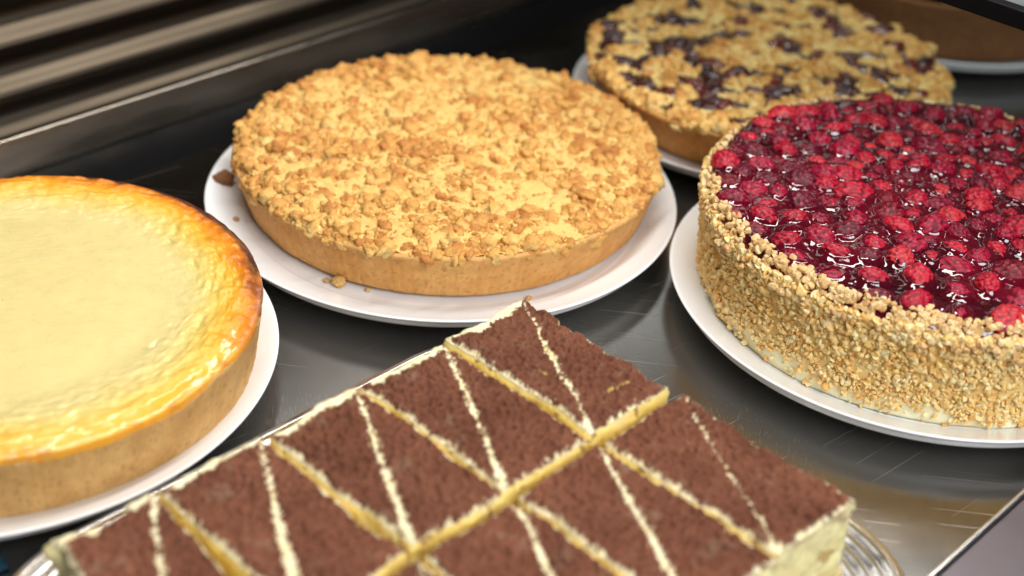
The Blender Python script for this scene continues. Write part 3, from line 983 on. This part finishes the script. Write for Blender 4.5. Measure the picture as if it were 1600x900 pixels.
TIR_LABELS = {
    (0, 0): 'torn-edged tiramisu slice with yellow cracks, nearest the crumble tart plate',
    (1, 0): 'tiramisu slice in the row along the cheesecake, next to the torn far tip slice',
    (2, 0): 'middle tiramisu slice of the row along the cheesecake, third from the torn tip slice',
    (3, 0): 'fourth tiramisu slice from the torn tip, in the row along the cheesecake',
    (4, 0): 'leftmost tiramisu slice, its outer edge broken with bare cream, below the cheesecake plate',
    (0, 1): 'tiramisu slice at the right end with its creamy side bared, nearest the raspberry cake',
    (1, 1): 'second tiramisu slice from the right end in the front row, cut by the lower edge',
    (2, 1): 'front row tiramisu slice at the bottom centre, third from the right end',
    (3, 1): 'tiramisu slice of which only a corner tip shows at the bottom edge',
}
for row in (0, 1):
    for idx in range(5):
        if (idx, row) not in TIR_LABELS:
            continue
        g_u, g_v = .0036, .0060
        W, L = SU * (.86 if idx == 4 else 1) - g_u, SV - g_v
        x0, y0 = idx * SU + g_u * .5, row * SV + (g_v * .35 if row == 0 else g_v * .65)
        if idx == 0 and row == 0:
            L += .001
        body, top = slice_meshes(idx, row, W, L)
        dz = [(.0008, -.0004, .0003, 0, -.0006), (.0, .0004, -.0003, .0002, 0)][row][idx]
        o = thing('tiramisu_slice', TIR_LABELS[(idx, row)], 'tiramisu', T(x0, y0, ZB), TH + (-.085 if (idx, row) == (4, 0) else RNG.uniform(-.008, .008)), 'slices of tiramisu cut on the silver tray')
        link('cream_body', body, o)
        t = link('cocoa_top', top, o, (0, 0, 0))
        o.rotation_euler[0] = RNG.uniform(-.006, .006)
        o.rotation_euler[1] = RNG.uniform(-.006, .006)
        o.location[2] += abs(dz) + .0004

# unidentified thin teal slab, added at the edge of the picture
M['teal'] = material('dark_teal', (.010, .055, .085), .45, spec=.4, tint=(90, .1))
thing('teal_slab', 'dark teal flat slab peeping in at the lower left corner, beside the silver tray', 'mat', T(0, 0), TH, None,
      bm_mesh('teal_slab', box(.284, .40, -.112, -.062, .0005, .0035, .0008), M['teal']))

# ================================================================= stray crumbs
loose = [
    ((-.2010, .8690), .0062, 'dark brown baked crumb alone on the left rim of the crumble tart plate', (.30, .13, .05)),
    ((-.1850, .8248), .0026, 'small tan crumb below the dark crumb on the crumble tart plate', (.48, .25, .09)),
    ((-.1079, .7605), .0040, 'pale golden double crumb in front of the crumble tart, at its lower left', (.72, .44, .15)),
    ((-.1165, .7636), .0020, 'tiny tan crumb left of the pale double crumb by the crumble tart', (.60, .32, .10)),
    ((-.0894, .7560), .0016, 'tiny pale crumb in front of the crumble tart crust, right of the double crumb', (.72, .46, .18)),
    ((.0109, .7575), .0018, 'lone tiny crumb on the crumble tart plate rim above the torn tiramisu slice', (.66, .36, .11)),
    ((.2361, .6590), .0026, 'nut piece on the raspberry cake plate, left one in front of the cake', (.74, .46, .17)),
    ((.2479, .6553), .0026, 'nut piece on the raspberry cake plate, just right of another nut piece', (.74, .46, .17)),
    ((.2896, .6590), .0034, 'brown nut cluster on the raspberry cake plate near the right frame edge', (.56, .26, .08)),
]


def plate_z(x, y):
    best = .0003
    for (cx, cy, R, fl) in ((-.0515, .871, .16, .14), (.2596, .7897, .16, .143)):
        r = math.hypot(x - cx, y - cy)
        if r < R:
            best = float(np.interp((r - fl) / (R - fl), [-.7, 0, .3, .6, 1], [.0098, .0113, .0138, .0169, .0214]))
    return best


V3, F3 = ico(4)
for q, ((x, y), s, lab, colr) in enumerate(loose):
    r = 1 + .38 * fbm(V3 * 1.5 + q * 7.7, 3, 300 + q, .6)
    Vc = V3 * r[:, None] * s * np.array([1.1, .95, .8])
    Vc[:, 2] -= Vc[:, 2].min()
    cc = mix(np.array(colr) * .7, np.array(colr) * 1.1, np.clip(.5 + .8 * fbm(V3 * 3 + q, 2, 320), 0, 1))
    thing('crumb', lab, 'crumb', (x, y, plate_z(x, y) - .0002), q * 1.3, 'loose crumbs lying on the plates', mesh_np('crumb', Vc, F3, M['crumb'], True, cc))


# ================================================================= light
def area(name, loc, target, sx, sy, watts, colr, roll=0.0):
    l = bpy.data.lights.new(name, 'AREA')
    l.shape = 'RECTANGLE'
    l.size, l.size_y = sx, sy
    l.energy = watts
    l.color = colr
    o = bpy.data.objects.new(name, l)
    COL.objects.link(o)
    d = (Vector(target) - Vector(loc)).normalized()
    xa = Vector((E1[0], E1[1], 0))
    xa = (xa - d * xa.dot(d)).normalized()
    za = -d
    ya = za.cross(xa)
    o.matrix_world = Matrix.Translation(loc) @ Matrix((xa, ya, za)).transposed().to_4x4()
    return o


area('case_lamp', (.13, 1.0, 1.22), (.06, .88, 0), 1.5, .18, 17.5, (1.0, .955, .885))
area('window_light', (.62, -.25, 1.05), (.05, .75, 0), .9, .7, 22.0, (.93, .965, 1.0))
area('rear_strip', (-.05, 1.85, .92), (0, .8, 0), 1.5, .16, 2.2, (1.0, .95, .88))

w = bpy.data.worlds.new('World')
SC.world = w
w.use_nodes = True
w.node_tree.nodes['Background'].inputs[0].default_value = (.064, .062, .062, 1)
w.node_tree.nodes['Background'].inputs[1].default_value = 1.0

# ================================================================= camera
pitch, roll, HCAM, FPX = .5770997, .0634765, .5114789, 2277.86
cp, sp = math.cos(pitch), math.sin(pitch)
fwd = Vector((0, cp, -sp)); right = Vector((1, 0, 0)); upv = Vector((0, sp, cp))
r2 = right * math.cos(roll) + upv * math.sin(roll)
u2 = -right * math.sin(roll) + upv * math.cos(roll)
cam = bpy.data.cameras.new('camera')
co = bpy.data.objects.new('camera', cam)
COL.objects.link(co)
co.matrix_world = Matrix.Translation((0, 0, HCAM)) @ Matrix((r2, u2, -fwd)).transposed().to_4x4()
cam.sensor_width = 36
cam.lens = FPX / 1600 * 36
cam.clip_start = .02
cam.clip_end = 50
cam.dof.use_dof = True
cam.dof.focus_distance = .85
cam.dof.aperture_fstop = 3.9
SC.camera = co

SC.render.engine = 'CYCLES'
SC.cycles.use_denoising = True
SC.cycles.max_bounces = 8
SC.view_settings.view_transform = 'Standard'
SC.view_settings.look = 'None'
SC.view_settings.exposure = 0
SC.view_settings.gamma = 1
